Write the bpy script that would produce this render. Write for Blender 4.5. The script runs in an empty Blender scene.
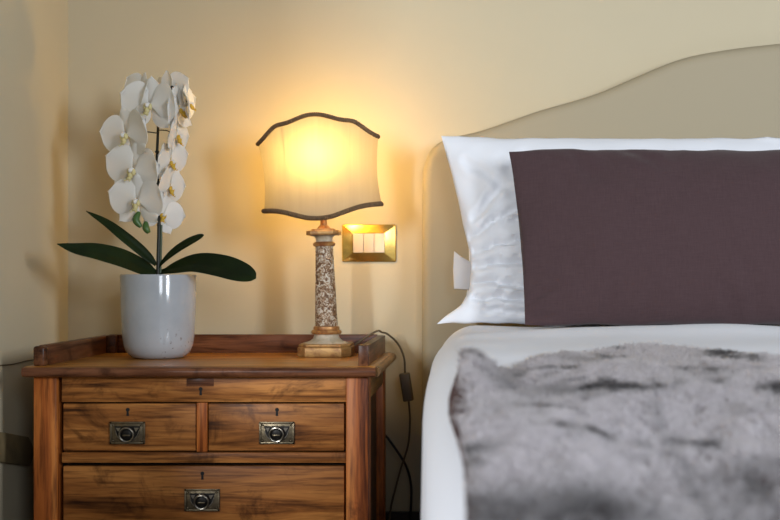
import bpy, bmesh, math, random
import numpy as np
from mathutils import Vector, Matrix, Euler, noise as mnoise
PI = math.pi
SC = bpy.context.scene
COL = SC.collection
random.seed(7)

# ------------------------------------------------------------------ camera
F, VX, VY = 1210.0, 482.0, 276.0          # focal length and principal point in pixels of the 780x520 frame
EYE = 0.70                                 # camera height above the floor
cam = bpy.data.cameras.new('camera')
camo = bpy.data.objects.new('camera', cam); COL.objects.link(camo)
camo.location = (0, 0, EYE); camo.rotation_euler = (PI/2, 0, 0)
cam.sensor_width = 36.0; cam.lens = F/780*36
cam.shift_x = -(VX-390)/780; cam.shift_y = (VY-260)/780
cam.clip_start = 0.05
cam.dof.use_dof = True; cam.dof.focus_distance = 2.36; cam.dof.aperture_fstop = 5.6
SC.camera = camo
SC.view_settings.view_transform = 'Standard'; SC.view_settings.look = 'None'
SC.view_settings.gamma = 1.0; SC.view_settings.use_curve_mapping = False
SC.view_settings.exposure = 0.0

# ------------------------------------------------------------------ light
w = bpy.data.worlds.new('world'); SC.world = w; w.use_nodes = True
w.node_tree.nodes['Background'].inputs['Color'].default_value = (0.80, 0.88, 1.0, 1)
w.node_tree.nodes['Background'].inputs['Strength'].default_value = 0.19

def area(name, loc, target, sx, sy, power, color):
    l = bpy.data.lights.new(name, 'AREA'); l.shape = 'RECTANGLE'; l.size = sx; l.size_y = sy
    l.energy = power; l.color = color
    o = bpy.data.objects.new(name, l); COL.objects.link(o); o.location = loc
    o.rotation_euler = (Vector(target)-Vector(loc)).to_track_quat('-Z', 'Y').to_euler()
    return o
area('daylight_right_window', (2.0, -0.4, 1.35), (-0.3, 2.4, 0.8), 0.35, 0.8, 64, (0.86, 0.92, 1.0))
area('daylight_front_window', (0.9, -1.4, 1.5), (-0.3, 2.4, 0.7), 0.6, 0.9, 26, (0.86, 0.92, 1.0))  # added frontal fill that lifts the lower left wall; no window known there
area('daylight_left_window', (-1.45, -0.6, 1.30), (-0.2, 2.6, 0.75), 0.24, 0.7, 56, (0.90, 0.94, 1.0))
BULB = 120.0

# ------------------------------------------------------------------ helpers
def P(x, y, d):
    return Vector(((x-VX)/F*d, d, EYE-(y-VY)/F*d))

def link(name, me, mat, parent=None, smooth=True):
    o = bpy.data.objects.new(name, me); COL.objects.link(o)
    if mat is not None: me.materials.append(mat)
    if parent is not None: o.parent = parent
    if smooth:
        me.polygons.foreach_set('use_smooth', [True]*len(me.polygons)); me.update()
    return o

def wloc(o):
    v = Vector(o.location)
    while o.parent is not None:
        o = o.parent; v += o.location
    return v

def obj(name, bm, mat, parent=None, smooth=True, local=False, sharp=40):
    """link one bmesh as one object; its geometry is in world space unless local"""
    if parent is not None and not local:
        bmesh.ops.translate(bm, verts=bm.verts, vec=-wloc(parent))
    bmesh.ops.recalc_face_normals(bm, faces=bm.faces)
    if smooth:
        a = math.radians(sharp)
        for e in bm.edges:
            if len(e.link_faces) == 2 and e.calc_face_angle(0) > a: e.smooth = False
    for f in bm.faces: f.smooth = smooth
    me = bpy.data.meshes.new(name); bm.to_mesh(me); bm.free()
    me.update()
    return link(name, me, mat, parent, False)

def recentre(o):
    """move a meshed object's origin to the middle of its mesh"""
    me = o.data
    c = sum((v.co for v in me.vertices), Vector())/len(me.vertices)
    me.transform(Matrix.Translation(-c)); o.location = Vector(o.location)+c
    return o

def tag(o, label, cat, group=None, kind=None):
    o['label'] = label; o['category'] = cat
    if group: o['group'] = group
    if kind: o['kind'] = kind
    return o

def thing(name, loc, label, cat, group=None):
    o = bpy.data.objects.new(name, None); COL.objects.link(o); o.location = loc
    o.empty_display_size = 0.05
    return tag(o, label, cat, group)

def box(bm, x0, x1, y0, y1, z0, z1, bev=0.0, seg=2):
    m = Matrix.Translation(((x0+x1)/2, (y0+y1)/2, (z0+z1)/2)) @ Matrix.Diagonal((x1-x0, y1-y0, z1-z0, 1))
    r = bmesh.ops.create_cube(bm, size=1, matrix=m)
    if bev > 0:
        es = set(e for v in r['verts'] for e in v.link_edges)
        bmesh.ops.bevel(bm, geom=list(es), offset=bev, segments=seg, affect='EDGES', profile=0.5)
    return bm

def boxo(name, dims, mat, parent=None, bev=0.003, seg=2):
    bm = bmesh.new(); box(bm, *dims, bev, seg)
    return obj(name, bm, mat, parent)

def lathe(bm, prof, c, n=48, sides_rot=0.0, axis=None):
    """prof: list of (r, z); c: centre; a closed surface of revolution"""
    rings = []
    for r, z in prof:
        rings.append([bm.verts.new((c[0]+r*math.cos(2*PI*k/n+sides_rot), c[1]+r*math.sin(2*PI*k/n+sides_rot), c[2]+z)) for k in range(n)])
    for a, b in zip(rings, rings[1:]):
        for k in range(n):
            bm.faces.new((a[k], a[(k+1) % n], b[(k+1) % n], b[k]))
    bm.faces.new(rings[0][::-1]); bm.faces.new(rings[-1])
    return bm

def prism(bm, pts, vec, bev=0.0, seg=2):
    """extrude a planar outline (list of 3D points) by vec"""
    vs = [bm.verts.new(p) for p in pts]
    f = bm.faces.new(vs)
    r = bmesh.ops.extrude_face_region(bm, geom=[f])
    nv = [g for g in r['geom'] if isinstance(g, bmesh.types.BMVert)]
    bmesh.ops.translate(bm, verts=nv, vec=vec)
    if bev > 0:
        s = set(vs) | set(nv)
        es = [e for e in bm.edges if e.verts[0] in s and e.verts[1] in s and (any(len(fc.verts) > 4 for fc in e.link_faces) or len(pts) <= 4)]
        bmesh.ops.bevel(bm, geom=es, offset=bev, segments=seg, affect='EDGES', profile=0.5)
    return bm

def spline(pts, n=12):
    """Catmull-Rom through the points"""
    p = [Vector(q) for q in pts]
    p = [p[0]*2-p[1]] + p + [p[-1]*2-p[-2]]
    out = []
    for i in range(1, len(p)-2):
        for k in range(n):
            t = k/n
            a, b, c, d = p[i-1], p[i], p[i+1], p[i+2]
            out.append(0.5*((2*b)+(c-a)*t+(2*a-5*b+4*c-d)*t*t+(3*b-a-3*c+d)*t**3))
    out.append(p[-2])
    return out

def tube(bm, pts, r, n=10, closed=False, twist=None):
    """round bar along a list of points; r may be a list"""
    pts = [Vector(q) for q in pts]; m = len(pts)
    rr = r if isinstance(r, (list, tuple)) else [r]*m
    rings = []; up = None
    for i, p in enumerate(pts):
        if closed: t = pts[(i+1) % m]-pts[i-1]
        else: t = pts[min(i+1, m-1)]-pts[max(i-1, 0)]
        t.normalize()
        if up is None:
            up = Vector((0, 0, 1)) if abs(t.z) < 0.9 else Vector((1, 0, 0))
        up = (up-t*up.dot(t)).normalized()
        s = t.cross(up)
        ring = []
        for k in range(n):
            a = 2*PI*k/n
            q = rr[i]*(1 if twist is None else twist(i, a))
            ring.append(bm.verts.new(p+(up*math.cos(a)+s*math.sin(a))*q))
        rings.append(ring)
    seq = list(zip(rings, rings[1:])) + ([(rings[-1], rings[0])] if closed else [])
    for a, b in seq:
        for k in range(n):
            bm.faces.new((a[k], a[(k+1) % n], b[(k+1) % n], b[k]))
    if not closed:
        bm.faces.new(rings[0][::-1]); bm.faces.new(rings[-1])
    return bm

def ball(bm, c, r, u=16, v=10, scale=(1, 1, 1)):
    bmesh.ops.create_uvsphere(bm, u_segments=u, v_segments=v, radius=r, matrix=Matrix.Translation(c) @ Matrix.Diagonal((*scale, 1)))
    return bm

# ------------------------------------------------------------------ materials
def mat(name):
    m = bpy.data.materials.new(name); m.use_nodes = True
    nt = m.node_tree; return m, nt, nt.nodes['Principled BSDF']
def N(nt, t, **kw):
    n = nt.nodes.new(t)
    for k, v in kw.items(): setattr(n, k, v)
    return n
def ramp(nt, fac, stops):
    r = N(nt, 'ShaderNodeValToRGB'); e = r.color_ramp.elements
    while len(e) < len(stops): e.new(0.5)
    for el, (p, c) in zip(e, stops): el.position = p; el.color = (*c, 1)
    nt.links.new(fac, r.inputs['Fac']); return r
def noise(nt, vec, scale, detail=4, rough=0.55, dist=0.0):
    n = N(nt, 'ShaderNodeTexNoise'); n.inputs['Scale'].default_value = scale
    n.inputs['Detail'].default_value = detail; n.inputs['Roughness'].default_value = rough; n.inputs['Distortion'].default_value = dist
    if vec is not None: nt.links.new(vec, n.inputs['Vector'])
    return n
def bump(nt, b, height, strength, dist=0.002):
    n = N(nt, 'ShaderNodeBump'); n.inputs['Strength'].default_value = strength; n.inputs['Distance'].default_value = dist
    nt.links.new(height, n.inputs['Height']); nt.links.new(n.outputs['Normal'], b.inputs['Normal']); return n

def plain(name, col, rough=0.5, metal=0.0, spec=0.5, bumpy=0.0, bscale=60, var=0.0):
    m, nt, b = mat(name)
    b.inputs['Base Color'].default_value = (*col, 1); b.inputs['Roughness'].default_value = rough
    b.inputs['Metallic'].default_value = metal; b.inputs['Specular IOR Level'].default_value = spec
    tc = N(nt, 'ShaderNodeTexCoord')
    n = noise(nt, tc.outputs['Object'], bscale)
    if bumpy: bump(nt, b, n.outputs['Fac'], bumpy)
    if var:
        r = ramp(nt, n.outputs['Fac'], [(0.3, tuple(c*(1-var) for c in col)), (0.7, tuple(min(1, c*(1+var)) for c in col))])
        nt.links.new(r.outputs['Color'], b.inputs['Base Color'])
    return m

def wood(name, axis, dark, mid, light, rough=0.42, worn=0.75):
    """old polished timber, grain along axis 0/1/2"""
    m, nt, b = mat(name)
    tc = N(nt, 'ShaderNodeTexCoord'); oi = N(nt, 'ShaderNodeObjectInfo')
    mul = N(nt, 'ShaderNodeMath', operation='MULTIPLY'); mul.inputs[1].default_value = 37.0
    nt.links.new(oi.outputs['Random'], mul.inputs[0])
    add = N(nt, 'ShaderNodeVectorMath', operation='ADD')
    nt.links.new(tc.outputs['Object'], add.inputs[0]); nt.links.new(mul.outputs[0], add.inputs[1])
    mp = N(nt, 'ShaderNodeMapping')
    s = [11.0, 11.0, 11.0]; s[axis] = 0.9
    mp.inputs['Scale'].default_value = s
    nt.links.new(add.outputs[0], mp.inputs['Vector'])
    n1 = noise(nt, mp.outputs[0], 2.6, 8, 0.62, 0.9)
    r1 = ramp(nt, n1.outputs['Fac'], [(0.33, dark), (0.48, mid), (0.66, light)])
    mp2 = N(nt, 'ShaderNodeMapping'); s2 = [90.0]*3; s2[axis] = 4.0
    s2 = [62.0 if q == 90.0 else q for q in s2]; mp2.inputs['Scale'].default_value = s2; nt.links.new(add.outputs[0], mp2.inputs['Vector'])
    n2 = noise(nt, mp2.outputs[0], 2.0, 3, 0.6)
    r2 = ramp(nt, n2.outputs['Fac'], [(0.34, (0.25, 0.20, 0.18)), (0.52, (1, 1, 1))])
    mx = N(nt, 'ShaderNodeMix', data_type='RGBA', blend_type='MULTIPLY'); mx.inputs['Factor'].default_value = 0.75
    nt.links.new(r1.outputs['Color'], mx.inputs['A']); nt.links.new(r2.outputs['Color'], mx.inputs['B'])
    # stains and dents of old age
    n3 = noise(nt, add.outputs[0], 9.0, 6, 0.7, 0.6)
    r3 = ramp(nt, n3.outputs['Fac'], [(0.33, (0.22, 0.18, 0.16)), (0.45, (1, 1, 1)), (0.70, (1.0, 0.97, 0.93))])
    mx2 = N(nt, 'ShaderNodeMix', data_type='RGBA', blend_type='MULTIPLY'); mx2.inputs['Factor'].default_value = worn
    nt.links.new(mx.outputs['Result'], mx2.inputs['A']); nt.links.new(r3.outputs['Color'], mx2.inputs['B'])
    nt.links.new(mx2.outputs['Result'], b.inputs['Base Color'])
    b.inputs['Roughness'].default_value = rough
    b.inputs['Specular IOR Level'].default_value = 0.22
    bump(nt, b, n2.outputs['Fac'], 0.25, 0.001)
    return m

M = {}
WD, WM, WL = (0.035, 0.010, 0.003), (0.275, 0.097, 0.022), (0.50, 0.205, 0.052)
M['wood_x'] = wood('old_walnut_horizontal', 0, WD, WM, WL)
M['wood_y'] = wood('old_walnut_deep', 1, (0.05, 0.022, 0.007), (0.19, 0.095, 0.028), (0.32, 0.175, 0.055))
M['wood_z'] = wood('old_walnut_vertical', 2, (0.10, 0.022, 0.005), (0.36, 0.095, 0.018), (0.56, 0.19, 0.04))
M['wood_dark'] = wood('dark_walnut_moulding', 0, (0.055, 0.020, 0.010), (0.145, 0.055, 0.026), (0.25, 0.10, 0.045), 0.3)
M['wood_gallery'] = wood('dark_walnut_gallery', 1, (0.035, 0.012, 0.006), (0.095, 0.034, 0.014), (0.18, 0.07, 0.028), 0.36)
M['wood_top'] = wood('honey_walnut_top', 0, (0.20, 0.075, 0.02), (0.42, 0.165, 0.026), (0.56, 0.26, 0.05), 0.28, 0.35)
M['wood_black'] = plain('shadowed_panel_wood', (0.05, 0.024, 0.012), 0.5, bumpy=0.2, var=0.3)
M['hole'] = plain('hole_shade_black', (0.006, 0.005, 0.004), 0.8)  # near-black, painted darkness of keyholes and of the gaps around the drawers
M['bronze'] = plain('aged_bronze', (0.17, 0.135, 0.085), 0.38, 0.9, bumpy=0.3, bscale=120, var=0.3)
M['bronze_dark'] = plain('black_bronze', (0.018, 0.016, 0.014), 0.45, 0.6, bumpy=0.3, bscale=140)
M['bronze_bright'] = plain('rubbed_bronze', (0.30, 0.27, 0.22), 0.28, 0.95)
M['gold'] = plain('satin_gold', (0.83, 0.55, 0.14), 0.24, 1.0)
M['rocker'] = plain('beige_plastic', (0.72, 0.60, 0.46), 0.4)
M['white_cloth'] = plain('white_cotton', (0.74, 0.75, 0.78), 0.85, spec=0.15, bumpy=0.05, bscale=900)
M['flap'] = plain('grey_white_cotton', (0.66, 0.65, 0.66), 0.85, spec=0.15)
M['sheet'] = plain('white_duvet_cotton', (0.78, 0.79, 0.83), 0.85, spec=0.15, bumpy=0.05, bscale=900)
M['headboard'] = plain('cream_upholstery', (0.355, 0.30, 0.20), 0.62, spec=0.3, bumpy=0.05, bscale=500)
M['baseboard'] = plain('dark_stained_baseboard', (0.020, 0.013, 0.009), 0.5, var=0.3)
M['base'] = plain('grey_bed_base_cloth', (0.30, 0.27, 0.23), 0.9)
M['cord'] = plain('brown_cord', (0.10, 0.068, 0.034), 0.5)
M['black_cord'] = plain('black_cord', (0.012, 0.010, 0.009), 0.45)
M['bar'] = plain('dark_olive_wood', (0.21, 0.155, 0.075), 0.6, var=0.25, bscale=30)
M['stem'] = plain('orchid_stem_green', (0.030, 0.055, 0.015), 0.45)
M['twig'] = plain('dark_stalk', (0.016, 0.018, 0.010), 0.5)
M['bark'] = plain('potting_bark', (0.055, 0.034, 0.02), 0.9, bumpy=1.0, bscale=90)
M['bud'] = plain('green_bud', (0.055, 0.12, 0.025), 0.4)
M['lining'] = plain('maroon_brown_lining', (0.050, 0.016, 0.013), 0.9)

def m_wall():
    m, nt, b = mat('cream_plaster')
    tc = N(nt, 'ShaderNodeTexCoord')
    n = noise(nt, tc.outputs['Object'], 2.2, 5, 0.6)
    r = ramp(nt, n.outputs['Fac'], [(0.3, (0.500, 0.435, 0.300)), (0.7, (0.527, 0.46, 0.32))])
    nt.links.new(r.outputs['Color'], b.inputs['Base Color'])
    b.inputs['Roughness'].default_value = 0.75; b.inputs['Specular IOR Level'].default_value = 0.2
    n2 = noise(nt, tc.outputs['Object'], 45, 5); bump(nt, b, n2.outputs['Fac'], 0.06, 0.002)
    return m
M['wall'] = m_wall()
def m_floor():
    return wood('dark_floor_boards', 1, (0.03, 0.014, 0.007), (0.07, 0.03, 0.015), (0.12, 0.06, 0.03), 0.35)
M['floor'] = m_floor()

def m_linen():
    m, nt, b = mat('aubergine_linen')
    tc = N(nt, 'ShaderNodeTexCoord')
    outs = []
    for sc in ((220, 30, 14), (14, 30, 220)):
        mp = N(nt, 'ShaderNodeMapping'); mp.inputs['Scale'].default_value = sc
        nt.links.new(tc.outputs['Object'], mp.inputs['Vector'])
        outs.append(noise(nt, mp.outputs[0], 3.0, 3))
    ad = N(nt, 'ShaderNodeMath', operation='ADD')
    nt.links.new(outs[0].outputs['Fac'], ad.inputs[0]); nt.links.new(outs[1].outputs['Fac'], ad.inputs[1])
    ml = N(nt, 'ShaderNodeMath', operation='MULTIPLY'); ml.inputs[1].default_value = 0.5
    nt.links.new(ad.outputs[0], ml.inputs[0])
    r = ramp(nt, ml.outputs[0], [(0.30, (0.050, 0.028, 0.030)), (0.70, (0.068, 0.040, 0.042))])
    nt.links.new(r.outputs['Color'], b.inputs['Base Color'])
    b.inputs['Roughness'].default_value = 0.9; b.inputs['Specular IOR Level'].default_value = 0.15
    b.inputs['Sheen Weight'].default_value = 0.15
    bump(nt, b, ml.outputs[0], 0.15, 0.001)
    return m
M['linen'] = m_linen()

def m_ceramic():
    m, nt, b = mat('crackled_white_glaze')
    tc = N(nt, 'ShaderNodeTexCoord')
    n = noise(nt, tc.outputs['Object'], 9, 4)
    r = ramp(nt, n.outputs['Fac'], [(0.35, (0.37, 0.39, 0.41)), (0.65, (0.45, 0.47, 0.485))])
    # brown specks near the foot on the right
    n2 = noise(nt, tc.outputs['Object'], 130, 2)
    r2 = ramp(nt, n2.outputs['Fac'], [(0.66, (0, 0, 0)), (0.69, (1, 1, 1))])
    sx = N(nt, 'ShaderNodeSeparateXYZ'); nt.links.new(tc.outputs['Object'], sx.inputs[0])
    mr = N(nt, 'ShaderNodeMapRange'); mr.inputs['From Min'].default_value = 0.075; mr.inputs['From Max'].default_value = 0.0
    nt.links.new(sx.outputs['Z'], mr.inputs['Value'])
    mr2 = N(nt, 'ShaderNodeMapRange'); mr2.inputs['From Min'].default_value = -0.01; mr2.inputs['From Max'].default_value = 0.03
    nt.links.new(sx.outputs['X'], mr2.inputs['Value'])
    q = N(nt, 'ShaderNodeMath', operation='MULTIPLY'); nt.links.new(mr.outputs[0], q.inputs[0]); nt.links.new(mr2.outputs[0], q.inputs[1])
    q2 = N(nt, 'ShaderNodeMath', operation='MULTIPLY'); nt.links.new(q.outputs[0], q2.inputs[0]); nt.links.new(r2.outputs['Color'], q2.inputs[1])
    mx = N(nt, 'ShaderNodeMix', data_type='RGBA'); nt.links.new(q2.outputs[0], mx.inputs['Factor'])
    nt.links.new(r.outputs['Color'], mx.inputs['A']); mx.inputs['B'].default_value = (0.12, 0.05, 0.025, 1)
    nt.links.new(mx.outputs['Result'], b.inputs['Base Color'])
    b.inputs['Roughness'].default_value = 0.14
    b.inputs['Coat Weight'].default_value = 0.3
    return m
M['ceramic'] = m_ceramic()

def thin(name, col, tcol, fac, rough=0.6, gloss=0.1):
    """thin sheet that passes some light: diffuse + translucent"""
    m = bpy.data.materials.new(name); m.use_nodes = True; nt = m.node_tree
    nt.nodes.remove(nt.nodes['Principled BSDF'])
    d = N(nt, 'ShaderNodeBsdfDiffuse'); t = N(nt, 'ShaderNodeBsdfTranslucent'); g = N(nt, 'ShaderNodeBsdfGlossy')
    d.inputs['Color'].default_value = (*col, 1); t.inputs['Color'].default_value = (*tcol, 1); g.inputs['Roughness'].default_value = rough
    x = N(nt, 'ShaderNodeMixShader'); x.inputs[0].default_value = fac
    nt.links.new(d.outputs[0], x.inputs[1]); nt.links.new(t.outputs[0], x.inputs[2])
    y = N(nt, 'ShaderNodeMixShader'); y.inputs[0].default_value = gloss*0.3
    nt.links.new(x.outputs[0], y.inputs[1]); nt.links.new(g.outputs[0], y.inputs[2])
    nt.links.new(y.outputs[0], nt.nodes['Material Output'].inputs['Surface'])
    return m, nt, d, t
M['petal'] = thin('white_orchid_petal', (0.90, 0.90, 0.87), (0.90, 0.82, 0.66), 0.33)[0]
M['lip'] = thin('yellow_orchid_lip', (0.75, 0.50, 0.06), (0.75, 0.45, 0.05), 0.3)[0]
M['pale_lip'] = thin('pale_yellow_lip', (0.80, 0.72, 0.36), (0.75, 0.6, 0.25), 0.3)[0]
def m_leaf():
    m, nt, b = mat('orchid_leaf')
    tc = N(nt, 'ShaderNodeTexCoord')
    n = noise(nt, tc.outputs['Object'], 14, 3)
    r = ramp(nt, n.outputs['Fac'], [(0.3, (0.005, 0.010, 0.003)), (0.7, (0.013, 0.025, 0.005))])
    nt.links.new(r.outputs['Color'], b.inputs['Base Color']); b.inputs['Roughness'].default_value = 0.55; b.inputs['Specular IOR Level'].default_value = 0.12
    return m
M['leaf'] = m_leaf()
def m_shade():
    m, nt, d, t = thin('parchment_shade', (0.45, 0.34, 0.22), (0.5, 0.46, 0.40), 0.26, gloss=0.0)
    tc = N(nt, 'ShaderNodeTexCoord'); mp = N(nt, 'ShaderNodeMapping'); mp.inputs['Scale'].default_value = (160, 160, 5)
    nt.links.new(tc.outputs['Object'], mp.inputs['Vector'])
    n = noise(nt, mp.outputs[0], 1.0, 3)
    r = ramp(nt, n.outputs['Fac'], [(0.3, (0.40, 0.37, 0.31)), (0.7, (0.48, 0.445, 0.375))])
    nt.links.new(r.outputs['Color'], t.inputs['Color'])
    return m
M['shade'] = m_shade()
M['trim'] = plain('brown_braid', (0.13, 0.075, 0.032), 0.8, bumpy=0.6, bscale=200, var=0.5)
def m_bulb():
    m = bpy.data.materials.new('warm_bulb'); m.use_nodes = True; nt = m.node_tree
    nt.nodes.remove(nt.nodes['Principled BSDF'])
    e = N(nt, 'ShaderNodeEmission'); e.inputs['Color'].default_value = (1.0, 0.60, 0.14, 1); e.inputs['Strength'].default_value = BULB
    nt.links.new(e.outputs[0], nt.nodes['Material Output'].inputs['Surface'])
    return m
M['bulb'] = m_bulb()
def m_mottle():
    m, nt, b = mat('carved_gilt_column')
    tc = N(nt, 'ShaderNodeTexCoord')
    n = noise(nt, tc.outputs['Object'], 95, 3, 0.6, 2.2)
    r = ramp(nt, n.outputs['Fac'], [(0.40, (0.10, 0.042, 0.016)), (0.50, (0.26, 0.14, 0.055)), (0.57, (0.50, 0.43, 0.33)), (0.72, (0.62, 0.56, 0.46))])
    nt.links.new(r.outputs['Color'], b.inputs['Base Color']); b.inputs['Roughness'].default_value = 0.5
    bump(nt, b, n.outputs['Fac'], 0.7, 0.004)
    return m
M['mottle'] = m_mottle()
def m_gilt(name, a, c, rough=0.42, metal=0.35):
    m, nt, b = mat(name)
    tc = N(nt, 'ShaderNodeTexCoord')
    n = noise(nt, tc.outputs['Object'], 50, 5, 0.65, 0.8)
    r = ramp(nt, n.outputs['Fac'], [(0.35, a), (0.62, c)])
    nt.links.new(r.outputs['Color'], b.inputs['Base Color']); b.inputs['Roughness'].default_value = rough; b.inputs['Metallic'].default_value = metal
    bump(nt, b, n.outputs['Fac'], 0.2, 0.002)
    return m
M['gilt'] = m_gilt('worn_gilt', (0.24, 0.11, 0.035), (0.46, 0.26, 0.085))
M['gilt_red'] = m_gilt('red_gilt', (0.24, 0.08, 0.025), (0.50, 0.26, 0.08))
M['cream_paint'] = m_gilt('aged_cream_paint', (0.34, 0.27, 0.175), (0.48, 0.40, 0.29), 0.5, 0.0)

# ------------------------------------------------------------------ the room
WALL_Y, LEFT_X = 2.69, -0.92
def struct(name, dims, m):
    bm = bmesh.new(); box(bm, *dims); o = obj(name, bm, m, None, smooth=False); o['kind'] = 'structure'; return o
struct('floor', (LEFT_X-0.1, 3.2, -1.2, WALL_Y+0.1, -0.1, 0.0), M['floor'])
struct('wall_back', (LEFT_X-0.1, 3.2, WALL_Y, WALL_Y+0.1, 0.0, 2.6), M['wall'])
struct('wall_left', (LEFT_X-0.1, LEFT_X, 0.95, WALL_Y, 0.0, 2.6), M['wall'])
bz = EYE-(512.5-VY)/F*2.675
struct('baseboard_back', (LEFT_X, 3.2, WALL_Y-0.016, WALL_Y, 0.0, bz), M['baseboard'])
struct('baseboard_left', (LEFT_X, LEFT_X+0.016, 0.95, WALL_Y-0.016, 0.0, bz), M['baseboard'])

# ------------------------------------------------------------------ chest of drawers
K = 2.23/F
def cx(x): return (x-VX)*K
def cz(y): return EYE-(y-VY)*K
TOP = cz(366)-0.0
X0, X1 = cx(33), cx(368.5)
FY, BY = 2.23, 2.630
chest = thing('chest_of_drawers', ((X0+X1)/2, (FY+BY)/2, 0), 'old brown wooden chest of drawers with gallery rail between left wall and bed', 'chest of drawers')
zt = cz(377)
# posts
PW = 0.042
for xa, xb in ((X0, X0+PW+0.0015), (X1-PW, X1)):
    for ya, yb in ((FY, FY+0.05), (BY-0.05, BY)):
        boxo('post', (xa, xb, ya, yb, 0, zt), M['wood_z'], chest, 0.0035)
# side panels with a rail at top and bottom
for xs, sgn in ((X0, 1), (X1, -1)):
    xa, xb = sorted((xs+sgn*0.002, xs+sgn*0.03))
    boxo('side_rail', (xa, xb, FY+0.05, BY-0.05, zt-0.045, zt), M['wood_y'], chest, 0.002)
    boxo('side_rail', (xa, xb, FY+0.05, BY-0.05, 0.06, 0.13), M['wood_y'], chest, 0.002)
    xa, xb = sorted((xs+sgn*0.016, xs+sgn*0.024))
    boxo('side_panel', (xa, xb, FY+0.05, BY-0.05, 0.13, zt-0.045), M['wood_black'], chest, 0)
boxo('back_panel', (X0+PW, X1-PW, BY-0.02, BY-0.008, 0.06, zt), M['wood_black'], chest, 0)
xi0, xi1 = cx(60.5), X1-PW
boxo('carcass_interior', (X0+PW+0.003, xi1-0.001, FY+0.032, BY-0.06, 0.07, zt-0.004), M['hole'], chest, 0)  # near-black filler block: shade in the gaps beside the drawers, put into its colour
# top board with a rounded nosing
bm = bmesh.new()
box(bm, cx(24), X1+0.017, FY-0.016, BY+0.004, zt, TOP, 0.0075, 4)
boxo_top = obj('top_board', bm, M['wood_top'], chest)
bm = bmesh.new()   # dark moulded nosing under the front and side edge
tube(bm, [(cx(24)+0.003, FY-0.0135, (zt+TOP)/2), (X1+0.0145, FY-0.0135, (zt+TOP)/2)], 0.0088, 14)
obj('front_moulding', bm, M['wood_dark'], chest)
bm = bmesh.new()
tube(bm, [(X1+0.0145, FY-0.0135, (zt+TOP)/2), (X1+0.0145, BY, (zt+TOP)/2)], 0.0088, 14)
obj('side_moulding', bm, M['wood_y'], chest)
# gallery
gz = TOP+0.0375
def gallery_side(name, xa, xb):
    bm = bmesh.new()
    box(bm, xa, xb, FY+0.018, BY, TOP-0.001, gz, 0.002)
    obj(name, bm, M['wood_gallery'], chest)
    return
gl0, gl1 = cx(33), cx(33)+0.021
gr0, gr1 = X1-0.017, X1-0.001
gallery_side('gallery_rail', gl0+0.004, gl1)
gallery_side('gallery_rail', gr0, gr1)
boxo('gallery_rail', (gl1, gr0, BY-0.017, BY, TOP-0.001, gz+0.002), M['wood_dark'], chest, 0.002)
boxo('gallery_end', (gl0, gl1+0.001, FY-0.002, FY+0.018, TOP-0.001, gz-0.001), M['wood_gallery'], chest, 0.005, 3)
boxo('gallery_end', (gr0-0.002, gr1+0.001, FY+0.0, FY+0.018, TOP-0.001, gz+0.001), M['wood_gallery'], chest, 0.002)
boxo('corner_block', (gl1, gl1+0.02, BY-0.034, BY-0.017, TOP-0.001, gz+0.001), M['wood_gallery'], chest, 0.002)
# front rails
boxo('frieze_rail', (xi0, xi1, FY+0.006, FY+0.03, cz(402.5), zt), M['wood_x'], chest, 0.001)
boxo('repair_patch', (cx(186), cx(213), FY+0.0045, FY+0.02, cz(386.5), cz(378.5)), M['wood_dark'], chest, 0.0006)
boxo('divider', (cx(195.5), cx(206), FY+0.007, FY+0.03, cz(452.5), cz(403)), M['wood_z'], chest, 0.0015)
boxo('rail', (xi0, xi1, FY+0.005, FY+0.03, cz(463.5), cz(453)), M['wood_x'], chest, 0.002)
boxo('rail', (xi0, xi1, FY+0.005, FY+0.03, cz(538), cz(528)), M['wood_x'], chest, 0.002)
boxo('apron', (xi0, xi1, FY+0.005, FY+0.03, cz(632), cz(602)), M['wood_x'], chest, 0.002)

def keyhole(name, x, y, parent, dep):
    c = Vector((cx(x), FY+dep, cz(y)))
    bm = bmesh.new(); r = 0.0036
    pts = [c+Vector((r*math.cos(a), 0, r*math.sin(a)+0.003)) for a in [math.radians(-60+ k*300/14) for k in range(15)]]
    pts += [c+Vector((-0.0024, 0, -0.0085)), c+Vector((0.0024, 0, -0.0085))]
    prism(bm, pts, Vector((0, 0.002, 0)))
    return obj(name, bm, M['hole'], parent, smooth=False)
keyhole('keyhole', 200, 391, chest, 0.0052)

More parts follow.
